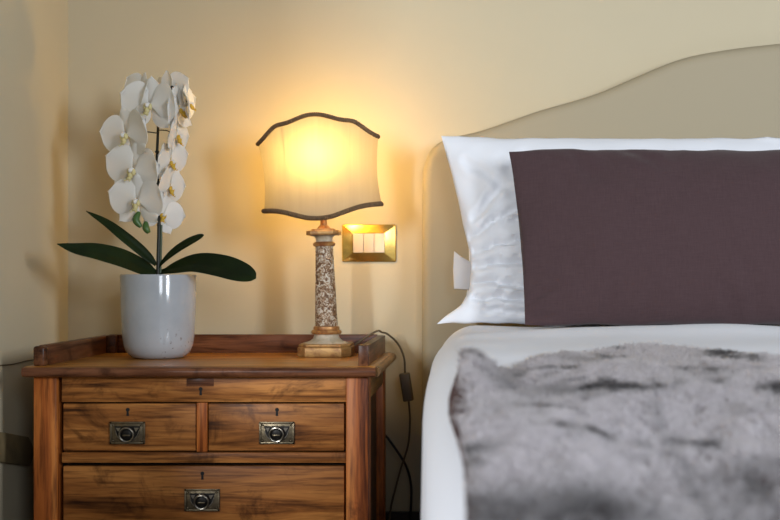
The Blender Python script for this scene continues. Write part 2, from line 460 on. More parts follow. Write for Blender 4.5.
def handle(drawer, x, y, fy):
    """rectangular pierced back plate with a hanging ring"""
    c = Vector((cx(x), fy, cz(y))); hw, hh = 0.0325, 0.0205
    bm = bmesh.new()
    box(bm, c.x-hw, c.x+hw, fy-0.0022, fy+0.001, c.z-hh, c.z+hh, 0.0006)
    # raised border
    for q in (-1, 1):
        box(bm, c.x-hw, c.x+hw, fy-0.0042, fy-0.002, c.z+q*(hh-0.0018)-0.0018, c.z+q*(hh-0.0018)+0.0018, 0.0006)
        box(bm, c.x+q*(hw-0.0018)-0.0018, c.x+q*(hw-0.0018)+0.0018, fy-0.0042, fy-0.002, c.z-hh, c.z+hh, 0.0006)
    for qx in (-1, 1):
        for qz in (-1, 1):
            ball(bm, (c.x+qx*(hw-0.006), fy-0.003, c.z+qz*(hh-0.006)), 0.0022, 10, 6)
    p = obj('handle_plate', bm, M['bronze'], drawer)
    # dark sunk field with cut-out leaf shapes
    bm = bmesh.new()
    prism(bm, [c+Vector((dx, -0.0029, dz)) for dx, dz in ((-0.024, 0.0125), (0.024, 0.0125), (0.019, -0.002), (0.010, -0.0145), (-0.010, -0.0145), (-0.019, -0.002))], Vector((0, 0.0012, 0)))
    obj('pierced_field', bm, M['bronze_dark'], drawer, smooth=False)
    bm = bmesh.new()
    for q in (-1, 1):
        prism(bm, [c+Vector((q*dx, -0.0040, dz)) for dx, dz in ((0.0215, 0.0095), (0.0125, 0.0095), (0.016, 0.002))], Vector((0, 0.0013, 0)))
        tube(bm, spline([c+Vector((q*0.022, -0.0036, 0.004)), c+Vector((q*0.018, -0.0036, -0.006)), c+Vector((q*0.009, -0.0036, -0.0135))], 5), 0.0011, 6)
    obj('scroll_ornament', bm, M['bronze_bright'], drawer, smooth=False)
    bm = bmesh.new()
    lathe(bm, [(0.0115, 0), (0.0115, 0.002), (0.0085, 0.0045), (0.004, 0.0055)], (0, 0, 0), 20)
    bmesh.ops.rotate(bm, verts=bm.verts, matrix=Matrix.Rotation(PI/2, 3, 'X'))
    bmesh.ops.translate(bm, verts=bm.verts, vec=c+Vector((0, -0.0025, -0.001)))
    obj('boss', bm, M['bronze_dark'], drawer)
    bm = bmesh.new()
    R_ = 0.0128
    tube(bm, [c+Vector((R_*math.cos(a), -0.0085-0.002*math.sin(a), R_*math.sin(a)-0.003)) for a in [2*PI*k/28 for k in range(28)]], 0.0019, 8, True)
    obj('pull_ring', bm, M['bronze_bright'], drawer)
    bm = bmesh.new()
    box(bm, c.x-0.0065, c.x+0.0065, fy-0.0105, fy-0.006, c.z-0.0052, c.z-0.0025, 0.0008)
    box(bm, c.x-0.0045, c.x+0.0045, fy-0.0105, fy-0.005, c.z+0.0075, c.z+0.0115, 0.0008)
    obj('hinge_lug', bm, M['bronze'], drawer)

def drawer(xa, xb, ya, yb, hx, hy, ky):
    fy = FY+0.011
    bm = bmesh.new()
    box(bm, cx(xa), cx(xb), fy, fy+0.018, cz(yb), cz(ya), 0.0018, 2)
    d = obj('drawer', bm, M['wood_x'], chest)
    handle_y = hy
    handle(d, hx, handle_y, fy)
    keyhole('keyhole', hx+(0 if ky else 0), ky, d, 0.0104)
    return d
drawer(61, 194.5, 404.2, 451.7, 126, 433.5, 412)
drawer(207, 343.5, 404.2, 451.7, 276, 433.5, 412)
drawer(61, 343.5, 467, 527, 201, 501, 476)
drawer(61, 343.5, 539, 601, 201, 573, 548)

# ------------------------------------------------------------------ potted orchid
PD = 2.45
pc = P(158.5, 0, PD); pc.z = TOP
orchid = thing('potted_orchid', pc, 'white orchid with dark leaves in a white glazed pot on the chest of drawers', 'potted plant')
bm = bmesh.new()
ph = (360.5-275)/F*PD - 0.004
prof = [(0.002, 0), (0.044, 0), (0.053, 0.003), (0.0625, 0.012), (0.0685, 0.026), (0.0712, 0.045), (0.0735, 0.09), (0.0752, ph-0.003), (0.0745, ph-0.0006), (0.0735, ph), (0.0718, ph-0.001), (0.0712, ph-0.004), (0.069, ph-0.05), (0.067, ph-0.06), (0.002, ph-0.06)]
lathe(bm, prof, (0, 0, 0), 72)
pot = obj('pot', bm, M['ceramic'], orchid, local=True)
bm = bmesh.new()
lathe(bm, [(0.01, ph-0.06), (0.0688, ph-0.052), (0.069, ph-0.022), (0.05, ph-0.015), (0.02, ph-0.010), (0.002, ph-0.008)], (0, 0, 0), 40)
for k in range(60):
    a, r = random.uniform(0, 2*PI), 0.062*math.sqrt(random.random())
    ball(bm, (r*math.cos(a), r*math.sin(a), ph-0.014), random.uniform(0.004, 0.009), 7, 5, (1.3, 0.9, 0.6))
obj('potting_bark', bm, M['bark'], orchid, local=True)

def L(x, y, dy=0.0):
    """orchid-local point seen at pixel x, y at a depth offset"""
    return P(x, y, PD+dy)-pc

def ribbon(bm, centre, width, normal_tilt, fold=0.25, thick=0.0018, nu=9):
    """leaf blade along a centre line; width list; thick sheet with a fold along the midrib"""
    n = len(centre); rows = []
    for i in range(n):
        t = (centre[min(i+1, n-1)]-centre[max(i-1, 0)]).normalized()
        side = t.cross(normal_tilt(i/(n-1))).normalized(); up = side.cross(t).normalized()
        rows.append((centre[i], side, up))
    def grid(off):
        g = []
        for i, (c, s, u) in enumerate(rows):
            r = []
            for k in range(nu):
                q = -1+2*k/(nu-1)
                th = off*(1-abs(q)**4)*min(1, 8*min(i/(n-1)+0.02, 1.02-i/(n-1)))
                r.append(bm.verts.new(c+s*(q*width[i])+u*(abs(q)*width[i]*fold+th)))
            g.append(r)
        return g
    a, b = grid(thick), grid(-thick)
    for i in range(n-1):
        for k in range(nu-1):
            bm.faces.new((a[i][k], a[i][k+1], a[i+1][k+1], a[i+1][k]))
            bm.faces.new((b[i][k], b[i+1][k], b[i+1][k+1], b[i][k+1]))
    for i in range(n-1):
        bm.faces.new((a[i][0], a[i+1][0], b[i+1][0], b[i][0]))
        bm.faces.new((a[i][-1], b[i][-1], b[i+1][-1], a[i+1][-1]))
    bm.faces.new([a[0][k] for k in range(nu)][::-1]+[b[0][k] for k in range(nu)])
    bm.faces.new([a[-1][k] for k in range(nu)]+[b[-1][k] for k in range(nu)][::-1])

def leaf(pts, wmax, nrm, wpow=(0.55, 0.9), base=0.22, fold=0.22):
    c = spline(pts, 8); n = len(c)
    wd = []
    for i in range(n):
        t = i/(n-1)
        s = (t**wpow[0])*((1-t)**wpow[1])
        wd.append(max(wmax*(s/0.50)*1.0, wmax*base*(1-t)**0.5 if t < 0.5 else 0.0009))
    bm = bmesh.new(); ribbon(bm, c, wd, nrm, fold)
    return obj('leaf', bm, M['leaf'], orchid, local=True)
# broad left leaf, narrow upper left leaf, narrow right leaf, broad right leaf
leaf([L(156, 274), L(140, 267, -0.02), L(120, 259, -0.05), L(97, 253, -0.08), L(76, 249.5, -0.105), L(57, 244, -0.12)], 0.030, lambda t: Vector((0.25, -0.80, 0.60)), (0.55, 0.85), 0.30)
leaf([L(156, 265), L(142, 252, -0.01), L(124, 237, -0.02), L(106, 223, -0.02), L(86, 211, -0.02)], 0.0145, lambda t: Vector((0.3, -0.75, 0.5)), (0.5, 0.75), 0.35)
leaf([L(158, 268), L(166, 259, -0.01), L(177, 250, -0.02), L(190, 242, -0.03), L(204, 235, -0.035)], 0.0120, lambda t: Vector((-0.2, -0.8, 0.5)), (0.8, 0.45), 0.35)
leaf([L(160, 273), L(176, 268, -0.02), L(197, 264, -0.04), L(220, 267, -0.06), L(240, 273, -0.075), L(256, 278.5, -0.085)], 0.0300, lambda t: Vector((-0.1, -0.80, 0.60)), (0.75, 0.48), 0.25)
# flower spike
sp = spline([L(158, 278), L(158.5, 250), L(159, 225), L(158.5, 195), L(157, 160), L(158, 130), L(158, 112), L(164, 97, -0.004), L(172, 86, -0.008)], 8)
bm = bmesh.new(); tube(bm, sp, [0.0042-0.0024*i/(len(sp)-1) for i in range(len(sp))], 10)
for i in (16, 26, 34, 42):
    ball(bm, sp[i], 0.0045, 10, 8, (1, 1, 0.7))
obj('flower_spike', bm, M['twig'], orchid, local=True)
bm = bmesh.new(); tube(bm, [p+Vector((0.0052, -0.001, 0)) for p in spline([L(158, 277), L(158.5, 250), L(159, 225)], 6)], 0.0022, 8)
obj('support_stick', bm, M['stem'], orchid, local=True)
for a, b_, c_ in (((139, 212), (136, 220), (141, 227)), ((146, 222), (146, 228), (149, 233))):
    bm = bmesh.new(); q = spline([L(*a, -0.045), L(*b_, -0.05), L(*c_, -0.05)], 8)
    m_ = len(q); tube(bm, q, [0.0012+0.0058*math.sin(PI*(0.08+0.84*i/(m_-1)))**0.7 for i in range(m_)], 12)
    obj('bud', bm, M['bud'], orchid, local=True)

# one orchid flower: sepals (mesh), two petals, lip; faces -Y, up +Z
def petal_bm(bm, length, width, ang, cup, wave, broad, dy=0.0, th=0.0004, shift=0.0):
    nu, nv = 11, 11
    ca, sa = math.cos(ang), math.sin(ang)
    def pt(u, v, o):
        prof = (math.sin(PI*min(1, (0.06+0.94*v))**broad))**0.62 if v < 1 else 0
        el = math.sqrt(max(0, 1-((v-0.53)/0.47)**2))
        prof = max(el if broad < 0.85 else 0.6*el+0.4*prof, 0.12*(1-v))
        x = u*width/2*prof
        z = 0.004+length*(v-0.10*abs(u)**2*v)
        y = dy-cup*math.sin(PI*v*0.5)*length*(v-0.25) + wave*math.sin(3*u+shift)*v*length + 0.10*width*u*u*prof + o
        return Vector((x*ca+z*sa, y, -x*sa+z*ca))
    A = [[bm.verts.new(pt(-1+2*k/(nu-1), i/(nv-1), -th)) for k in range(nu)] for i in range(nv)]
    B = [[bm.verts.new(pt(-1+2*k/(nu-1), i/(nv-1), th)) for k in range(nu)] for i in range(nv)]
    for i in range(nv-1):
        for k in range(nu-1):
            bm.faces.new((A[i][k], A[i+1][k], A[i+1][k+1], A[i][k+1]))
            bm.faces.new((B[i][k], B[i][k+1], B[i+1][k+1], B[i+1][k]))
        bm.faces.new((A[i][0], B[i][0], B[i+1][0], A[i+1][0]))
        bm.faces.new((A[i][-1], A[i+1][-1], B[i+1][-1], B[i][-1]))
def make_flower():
    bm = bmesh.new()
    for ang, w_, l_ in ((0, 0.030, 0.040), (math.radians(132), 0.029, 0.041), (math.radians(-132), 0.029, 0.041)):
        petal_bm(bm, l_, w_, ang, 0.12, 0.02, 0.9, 0.003)
    f = obj('flower', bm, M['petal'], orchid, local=True)
    for s in (-1, 1):
        bm = bmesh.new()
        petal_bm(bm, 0.046, 0.056, s*math.radians(72), 0.16, 0.03*s, 0.82, -0.002, shift=s)
        obj('petal', bm, M['petal'], f, local=True)
    bm = bmesh.new()
    ball(bm, (0, -0.006, 0.001), 0.0042, 10, 8, (0.9, 1.5, 1.0))
    obj('column', bm, M['petal'], f, local=True)
    bm = bmesh.new()
    for s in (-1, 1):
        ball(bm, (s*0.0062, -0.010, -0.002), 0.0062, 10, 8, (0.45, 0.9, 1.15))
    ball(bm, (0, -0.012, -0.010), 0.0062, 12, 8, (0.85, 1.0, 1.2))
    ball(bm, (0, -0.017, -0.017), 0.0042, 10, 8, (1.5, 0.9, 0.8))
    for s in (-1, 1):
        tube(bm, spline([(s*0.003, -0.018, -0.019), (s*0.006, -0.022, -0.022), (s*0.009, -0.021, -0.018)], 4), [0.0013-0.0001*k for k in range(9)], 6)
    bmesh.ops.scale(bm, verts=bm.verts, vec=(0.72, 0.62, 0.66))
    obj('lip', bm, M['lip'], f, local=True)
    return f
proto = make_flower()
def place_flower(i, x, y, dy, yaw, pitch, roll, s):
    if i == 0: f = proto
    else:
        f = proto.copy(); COL.objects.link(f); f.parent = orchid
        for ch in proto.children:
            c = ch.copy(); COL.objects.link(c); c.parent = f
    for ch in f.children:
        if ch.name.startswith('lip'):
            ch.material_slots[0].link = 'OBJECT'
            ch.material_slots[0].material = M['pale_lip'] if yaw < 0 else M['lip']
    f.location = L(x, y, dy); f.rotation_mode = 'XYZ'
    f.rotation_euler = (Matrix.Rotation(math.radians(yaw), 3, 'Z') @ Matrix.Rotation(math.radians(pitch), 3, 'X') @ Matrix.Rotation(math.radians(roll), 3, 'Y')).to_euler()
    f.scale = (s, s, s)
    return f
FL = [(145, 102, -0.045, -16, 4, 6, 1.0), (122, 132, -0.05, -30, 4, -8, 1.0), (129, 167, -0.05, -22, 4, 10, 1.02), (133, 198, -0.05, -16, 6, 2, 0.97),
      (131, 88, -0.02, -42, -16, 24, 0.74), (174, 106, -0.012, 74, 0, -14, 0.90), (171, 133, 0.0, 86, 4, 10, 0.84), (165, 158, 0.0, 70, 8, -6, 0.80),
      (164, 184, 0.0, 76, 8, 10, 0.80), (157, 211, 0.0, 44, 8, 18, 0.74), (183, 101, -0.005, 96, -10, -25, 0.72), (166, 88, 0.02, 150, -8, 10, 0.76)]
FL = [(x+5, y+4, *q) for x, y, *q in FL]
for i, a in enumerate(FL):
    place_flower(i, *a[:6], a[6]*1.36)
# short stalks from the spike to each flower
for x, y, dy, *_ in FL:
    p1 = L(x, y, dy)+Vector((0, 0.008, 0)); j = min(range(14, len(sp)), key=lambda k: (sp[k]-p1-Vector((0, 0, 0.012))).length)
    bm = bmesh.new(); q = spline([sp[j], (sp[j]+p1)/2+Vector((0, 0.004, 0.006)), p1], 5); tube(bm, q, 0.0012, 7)
    obj('flower_stalk', bm, M['twig'], orchid, local=True)

# ------------------------------------------------------------------ table lamp
LD = 2.52
lp = 1/F*LD
lc = P(326.5, 0, LD); lc.z = TOP
lamp = thing('table_lamp', lc, 'lit table lamp with cream scalloped shade and carved column on the chest of drawers', 'lamp')
def lz(y): return EYE-(y-VY)*lp-TOP
# plinth with cut corners
bm = bmesh.new()
h = 0.055; c_ = 0.018
oct_ = [(h-c_, -h), (h, -h+c_), (h, h-c_), (h-c_, h), (-h+c_, h), (-h, h-c_), (-h, -h+c_), (-h+c_, -h)]
prism(bm, [Vector((x, y, 0)) for x, y in oct_], Vector((0, 0, 0.020)), 0.0025)
prism(bm, [Vector((x*0.96, y*0.96, 0.0195)) for x, y in oct_], Vector((0, 0, 0.007)), 0.003)
obj('plinth', bm, M['gilt'], lamp, local=True)
bm = bmesh.new()
lathe(bm, [(0.046, 0.0255), (0.044, 0.028), (0.034, 0.031), (0.028, 0.036), (0.0255, 0.042), (0.026, 0.046)], (0, 0, 0), 40)
obj('foot', bm, M['cream_paint'], lamp, local=True)
zr = lz(334)
bm = bmesh.new()
lathe(bm, [(0.024, 0.045), (0.030, 0.0455), (0.032, 0.049), (0.030, 0.053), (0.0265, 0.054), (0.0272, 0.057), (0.0265, 0.0605), (0.0235, 0.062)], (0, 0, 0), 40)
obj('base_ring', bm, M['gilt_red'], lamp, local=True)
lean = -math.radians(1.6)
def leanbm(bm):
    bmesh.ops.rotate(bm, verts=bm.verts, cent=(0, 0, 0.06), matrix=Matrix.Rotation(lean, 3, 'Y'))
    return bm
zc = lz(246)
bm = bmesh.new()
lathe(bm, [(0.0235, 0.060), (0.0232, 0.068)] + [(0.0232-0.0052*t, 0.068+(zc-0.068)*t) for t in (0.15, 0.3, 0.45, 0.6, 0.75, 0.9, 1)], (0, 0, 0), 48)
obj('column', leanbm(bm), M['mottle'], lamp, local=True)
bm = bmesh.new()
lathe(bm, [(0.0185, zc-0.001), (0.022, zc), (0.0235, zc+0.004), (0.022, zc+0.007), (0.018, zc+0.009)], (0, 0, 0), 40)
obj('collar', leanbm(bm), M['gilt_red'], lamp, local=True)
bm = bmesh.new()
lathe(bm, [(0.017, zc+0.008), (0.0165, zc+0.013), (0.019, zc+0.019), (0.024, zc+0.0225)], (0, 0, 0), 40)
obj('capital_neck', leanbm(bm), M['cream_paint'], lamp, local=True)
bm = bmesh.new()
h2 = 0.0335; k2 = 0.010
o2 = [(h2-k2, -h2), (h2, -h2+k2), (h2, h2-k2), (h2-k2, h2), (-h2+k2, h2), (-h2, h2-k2), (-h2, -h2+k2), (-h2+k2, -h2)]
prism(bm, [Vector((x, y, zc+0.022)) for x, y in o2], Vector((0, 0, 0.010)), 0.0025)
prism(bm, [Vector((x*0.7, y*0.7, zc+0.0315)) for x, y in o2], Vector((0, 0, 0.004)), 0.001)
obj('capital', leanbm(bm), M['gilt'], lamp, local=True)
bm = bmesh.new()
z0 = zc+0.035
lathe(bm, [(0.014, z0), (0.0125, z0+0.004), (0.007, z0+0.009), (0.0065, z0+0.022), (0.010, z0+0.026), (0.0125, z0+0.034), (0.0125, z0+0.075), (0.009, z0+0.079)], (0, 0, 0), 28)
obj('lamp_holder', leanbm(bm), M['gilt_red'], lamp, local=True)
# bulb
zb = lz(150)
bcx = (318.5-326.5)*lp
bm = bmesh.new()
lathe(bm, [(0.0085, -0.052), (0.010, -0.042), (0.016, -0.026), (0.0215, -0.010), (0.0225, 0.0), (0.0205, 0.010), (0.014, 0.019), (0.006, 0.0225), (0.001, 0.023)], (bcx, -0.010, zb), 24)
obj('bulb', bm, M['bulb'], lamp, local=True)
# shade: closed bombe shell with scalloped rims
SX = 60.0*lp
scx = (320.0-326.5)*lp
TOPP = [(0, 117), (0.12, 117.6), (0.28, 120.5), (0.42, 123.6), (0.53, 124.4), (0.64, 125.2), (0.74, 129.5), (0.86, 135.8), (1.0, 141)]
BOTP = [(0, 218.6), (0.2, 217.6), (0.42, 213.6), (0.6, 210.2), (0.75, 208.4), (0.88, 207.8), (1.0, 207.4)]
def interp(tab, s):
    s = abs(s); return float(np.interp(s, [a for a, _ in tab], [b for _, b in tab]))
def smooth_tab(tab, s):
    return sum(interp(tab, min(1, abs(s+o))) for o in (-0.05, -0.025, 0, 0.025, 0.05))/5
NS, NR = 44, 14
tilt = Matrix.Rotation(-math.radians(3.6), 3, 'Y') @ Matrix.Rotation(math.radians(2.5), 3, 'X')
def shade_pt(s, side, t, grow=0.0):
    """s -1..1 across, side -1 front / +1 back, t 0 bottom .. 1 top"""
    yt, yb = smooth_tab(TOPP, s), smooth_tab(BOTP, s)
    z = lz(yb)+(lz(yt)-lz(yb))*t
    zmid = (z-lz(165))
    waist = 1-0.045*math.sin(PI*t)+(0.012 if t < 0.5 else 0)*(0.5-t)*2
    dep = 0.062*(1-abs(s)**2.6)**0.75
    q = Vector((s*SX*waist*(1.0-0.032*(1-t)), side*dep*(0.97+0.06*(1-t)), z-lz(165)))
    if grow:
        d = Vector((s*0.4, side*(1-abs(s)**3)+1e-4, 0)); q += d.normalized()*grow
    return tilt @ q + Vector((scx, 0, lz(165)))
loop = [(-1+2*k/NS, -1) for k in range(NS+1)]
bm = bmesh.new()
for off in (0.0,):
    rows = [[bm.verts.new(shade_pt(s, sd, j/NR)) for s, sd in loop] for j in range(NR+1)]
    m_ = len(loop)
    for j in range(NR):
        for k in range(m_-1):
            bm.faces.new((rows[j][k], rows[j][k+1], rows[j+1][k+1], rows[j+1][k]))
shade = obj('lamp_shade', bm, M['shade'], lamp, local=True, sharp=60)
for t, rad in ((1, 0.0044), (0, 0.0048)):
    pts = [shade_pt(s, sd, t, 0.0008) for s, sd in loop]
    dense = []
    for i in range(len(pts)-1):
        a, b_ = pts[i], pts[i+1]
        dense += [a, a*0.75+b_*0.25, a*0.5+b_*0.5, a*0.25+b_*0.75]
    bm = bmesh.new()
    tube(bm, dense+[pts[-1]], rad, 10, False, twist=lambda i, a: 1+0.22*math.sin(i*PI/1.5+a))
    obj('braid_trim', bm, M['trim'], shade, local=True)
for s in (-1.0, -0.53, 0.53, 1.0):
    bm = bmesh.new()
    tube(bm, [shade_pt(s, -1, j/10, -0.0012) for j in range(11)], 0.0005, 6)
    obj('rib', bm, M['bronze'], shade, local=True)
bm = bmesh.new()     # wire arch behind the top rim
tube(bm, spline([shade_pt(-0.42, -1, 0.97, -0.002), shade_pt(-0.33, -1, 1.0, 0)+Vector((0, 0.035, 0.004)), shade_pt(-0.12, -1, 1.0, 0)+Vector((0, 0.055, 0.010)), shade_pt(0.1, -1, 1.0, 0)+Vector((0, 0.055, 0.009)), shade_pt(0.3, -1, 1.0, 0)+Vector((0, 0.035, 0.002)), shade_pt(0.40, -1, 0.97, -0.002)], 8), 0.0014, 6)
obj('wire_arch', bm, M['gilt'], shade, local=True)
bm = bmesh.new()     # carrier ring and struts that hold the shade on the holder
zc2 = z0+0.030
hx = -math.sin(-lean)*(zc2-0.06)
tube(bm, [(hx+0.0145*math.cos(a), 0.0145*math.sin(a), zc2) for a in [2*PI*k/20 for k in range(20)]], 0.0016, 6, True)
for s in (-0.53, 0.53):
    for sd in (-1,):
        e = shade_pt(s, sd, 0.12, -0.002); st = Vector((hx+0.0145*math.copysign(0.7, s), sd*0.0145*0.7, zc2))
        tube(bm, [st, (st+e)/2, e], 0.0012, 6)
obj('shade_carrier', bm, M['bronze'], shade, local=True)
# cord over the gallery with its in-line switch
GT = gz
def LW(v): return Vector(v)-lc
cordp = [LW((lc.x+0.045, lc.y+0.05, TOP+0.006)), LW(P(352, 347, 2.59)), LW((-0.2285, 2.595, GT+0.009)), LW((-0.215, 2.605, GT+0.007)), LW((-0.203, 2.615, GT+0.002)), LW(P(398, 344, 2.635)), LW(P(404, 358, 2.635)), LW(P(405, 376, 2.635))]
cordq = [LW(P(408.5, 399, 2.635)), LW(P(410, 420, 2.64)), LW(P(408, 445, 2.65)), LW(P(401, 468, 2.652)), LW(P(395, 490, 2.652)), LW(P(390.5, 510, 2.652)), LW(P(388, 540, 2.645)), LW(P(388, 575, 2.645))]
bm = bmesh.new(); tube(bm, spline(cordp, 8), 0.0022, 8); tube(bm, spline(cordq, 8), 0.0022, 8)
cord = obj('power_cord', bm, M['cord'], lamp, local=True)
bm = bmesh.new()
a, b_ = LW(P(404.3, 373, 2.635)), LW(P(408.7, 401, 2.635))
ax = (a-b_).normalized(); ln = (a-b_).length
box(bm, -0.0115, 0.0115, -0.009, 0.009, -ln/2, ln/2, 0.003, 3)
bmesh.ops.rotate(bm, verts=bm.verts, matrix=Vector((0, 0, 1)).rotation_difference(ax).to_matrix())
bmesh.ops.translate(bm, verts=bm.verts, vec=(a+b_)/2)
sw = obj('inline_switch', bm, M['cord'], cord, local=True)
# ------------------------------------------------------------------ second cable behind the chest
bm = bmesh.new()
tube(bm, spline([P(384, 434, 2.668), P(390, 441, 2.668), P(399, 454, 2.668), P(407, 468, 2.668), P(411, 485, 2.668), P(411, 505, 2.665), P(409, 530, 2.655), P(408, 560, 2.655), P(408, 592, 2.655)], 8), 0.0027, 8)
c2 = obj('power_cable', bm, M['black_cord'])
recentre(c2); tag(c2, 'thin black cable hanging down the wall between chest and bed', 'cable')

# ------------------------------------------------------------------ wall switch
sw_c = P(368.8, 243, 2.68)
SWW, SWH = 54/F*2.68/2, 37.5/F*2.68/2
switch = thing('light_switch', (sw_c.x, WALL_Y, sw_c.z), 'gold framed light switch plate with three beige rockers on the wall', 'light switch')
bm = bmesh.new()
iw, ih = 31.5/F*2.68/2, 19.5/F*2.68/2
def rect(hw, hh, y, cham): 
    return [Vector((sx*(hw-(cham if q == 0 else 0)), y, sz*(hh-(cham if q == 1 else 0)))) for sx, sz, q in ((-1, -1, 1), (-1, -1, 0), (1, -1, 0), (1, -1, 1), (1, 1, 1), (1, 1, 0), (-1, 1, 0), (-1, 1, 1))]
levels = [rect(SWW, SWH, -0.0005, 0.0025), rect(SWW, SWH, -0.003, 0.0025), rect(SWW-0.0015, SWH-0.0015, -0.0045, 0.002), rect(iw+0.001, ih+0.001, -0.0125, 0.0006), rect(iw, ih, -0.0125, 0.0006), rect(iw, ih, -0.006, 0.0006)]
rg = [[bm.verts.new(p) for p in lv] for lv in levels]
for a, b_ in zip(rg, rg[1:]):
    for k in range(8): bm.faces.new((a[k], a[(k+1) % 8], b_[(k+1) % 8], b_[k]))
bm.faces.new(rg[0]); bm.faces.new(rg[-1])
obj('faceplate', bm, M['gold'], switch, local=True, sharp=20)
for k in range(3):
    wx = 2*iw/3
    bm = bmesh.new(); box(bm, -iw+k*wx+0.0004, -iw+(k+1)*wx-0.0004, -0.0128, -0.0055, -ih+0.0004, ih-0.0004, 0.0008)
    bmesh.ops.rotate(bm, verts=bm.verts, cent=(0, -0.009, 0), matrix=Matrix.Rotation(math.radians((3, 3, -3)[k]), 3, 'X'))
    obj('rocker', bm, M['rocker'], switch, local=True)

# ------------------------------------------------------------------ things on the left wall
def LP(x, y, off=0.0):
    X = LEFT_X+off; d = X*F/(x-VX); return P(x, y, d)
bm = bmesh.new()
tube(bm, spline([LP(-60, 371, 0.0025), LP(-30, 369, 0.0025), LP(0, 365.5, 0.0025), LP(10, 364.6, 0.0025), LP(18, 363, 0.0025), LP(26, 361, 0.0025), LP(33, 360, 0.0025)], 6), 0.0011, 6)  # thin raised brown line along the wall
wc = obj('wall_line', bm, M['cord']); recentre(wc); tag(wc, 'thin brown cord running along the left wall beside the chest top', 'cable')
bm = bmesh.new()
prism(bm, [LP(-40, 427, 0), LP(0, 432.5, 0), LP(24, 437, 0), LP(31, 451, 0), LP(25.5, 466, 0), LP(0, 462.5, 0), LP(-40, 458, 0)], Vector((0.010, 0, 0)), 0.002)  # thin raised slab, dark, with a pointed outline
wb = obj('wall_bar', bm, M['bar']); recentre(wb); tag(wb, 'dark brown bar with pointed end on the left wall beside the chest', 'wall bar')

# ------------------------------------------------------------------ bed
CX = 0.735                                   # middle of the bed
HF = 2.615                                   # headboard face
bed = thing('bed', (CX, 1.6, 0), 'double bed with cream upholstered headboard of wavy outline', 'bed')
hb = [(422, 700), (421.5, 480), (421.5, 300), (422, 185), (424, 165), (430, 150), (441, 140.5), (456, 135.5), (480, 130), (510, 120), (540, 109.5), (575, 99.5), (600, 91.5), (625, 81), (650, 70), (675, 60), (700, 53), (740, 46.5), (780, 42)]
pts = [P(x, y, HF) for x, y in hb]
pts[0].z = 0.05
up = spline(pts[2:], 4); half = [pts[0], pts[1]] + up
half = [p for p in half if p.x < CX-0.01]
out = half + [Vector((CX, HF, half[-1].z+0.004))] + [Vector((2*CX-p.x, p.y, p.z)) for p in reversed(half)]
bm = bmesh.new()
# rounded front edge: three nested outlines
cen = Vector((CX, 0, 0.6))
def inset(pl, d):
    r = []; n = len(pl)
    for i, p in enumerate(pl):
        a, b_ = pl[max(i-1, 0)], pl[min(i+1, n-1)]
        t = (b_-a).normalized(); nrm = Vector((t.z, 0, -t.x))
        r.append(p+nrm*d)
    return r
rings = []
for d, dy in ((0, 0.070), (0, 0.022), (0.002, 0.013), (0.007, 0.005), (0.014, 0.001), (0.022, 0.0)):
    rings.append([bm.verts.new((q.x, HF+dy, q.z)) for q in inset(out, d)])
n = len(out)
for a, b_ in zip(rings, rings[1:]):
    for k in range(n): bm.faces.new((a[k], a[(k+1) % n], b_[(k+1) % n], b_[k]))
bm.faces.new(rings[-1]); bm.faces.new(rings[0][::-1])
obj('headboard', bm, M['headboard'], bed, sharp=50)
BX0, BX1 = 0.0, 2*CX-0.0
boxo('bed_base', (BX0, BX1, 0.66, HF-0.006, 0.10, 0.25), M['base'], bed, 0.01)
boxo('mattress', (BX0, BX1, 0.66, HF-0.006, 0.25, 0.452), M['sheet'], bed, 0.03, 4)
for x in (BX0+0.06, BX1-0.06):
    for y in (0.75, HF-0.12):
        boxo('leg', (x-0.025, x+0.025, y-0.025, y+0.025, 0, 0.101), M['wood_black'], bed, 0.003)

# ---- duvet
ZT = [(0.45, -0.225), (0.6, -0.20), (0.8, -0.172), (1.0, -0.150), (1.2, -0.132), (1.5, -0.116), (1.8, -0.107), (2.1, -0.100), (2.3, -0.0975), (2.45, -0.099), (2.7, -0.10)]
XE = [(0.45, -0.030), (0.8, -0.037), (1.0, -0.046), (1.3, -0.062), (1.5, -0.075), (1.8, -0.084), (2.1, -0.090), (2.3, -0.094), (2.5, -0.085)]
def tabs(tab, v, w_=0.12):
    return float(np.mean(np.interp([v-w_, v-w_/2, v, v+w_/2, v+w_], [a for a, _ in tab], [b for _, b in tab])))
def nz(x, y, z=0.0): return mnoise.noise(Vector((x, y, z)))
def duvet_top(x, y):
    z = EYE+tabs(ZT, y)
    z += 0.008*nz(x*3.1, y*2.3, 1.7)+0.004*nz(x*8, y*5, 4.2)+0.0035*math.sin(9*x+14*y+2*nz(x*2, y*2))*max(0, (y-1.6))
    # fold-over ridge close to the cushion
    z += 0.010*math.exp(-((y-2.12-0.05*nz(x*3, 0.3))/0.075)**2)*(0.4+0.6*min(1, max(0, (x+0.02)/0.12)))
    return z
rad = 0.075
YF = 0.60; YH = 2.50
ns_drop, ns_arc, ns_top = 14, 10, 90
prof_x = []          # (kind, param)
for k in range(ns_drop): prof_x.append(('l', 1-k/ns_drop))
for k in range(ns_arc): prof_x.append(('la', k/ns_arc))
for k in range(ns_top+1): prof_x.append(('t', k/ns_top))
for k in range(1, ns_arc+1): prof_x.append(('ra', 1-k/ns_arc))
for k in range(1, ns_drop+1): prof_x.append(('r', k/ns_drop))
ys = [('f', 1-k/8) for k in range(8)]+[('fa', k/8) for k in range(8)]+[('t', (k/110)) for k in range(111)]
bm = bmesh.new(); G = []
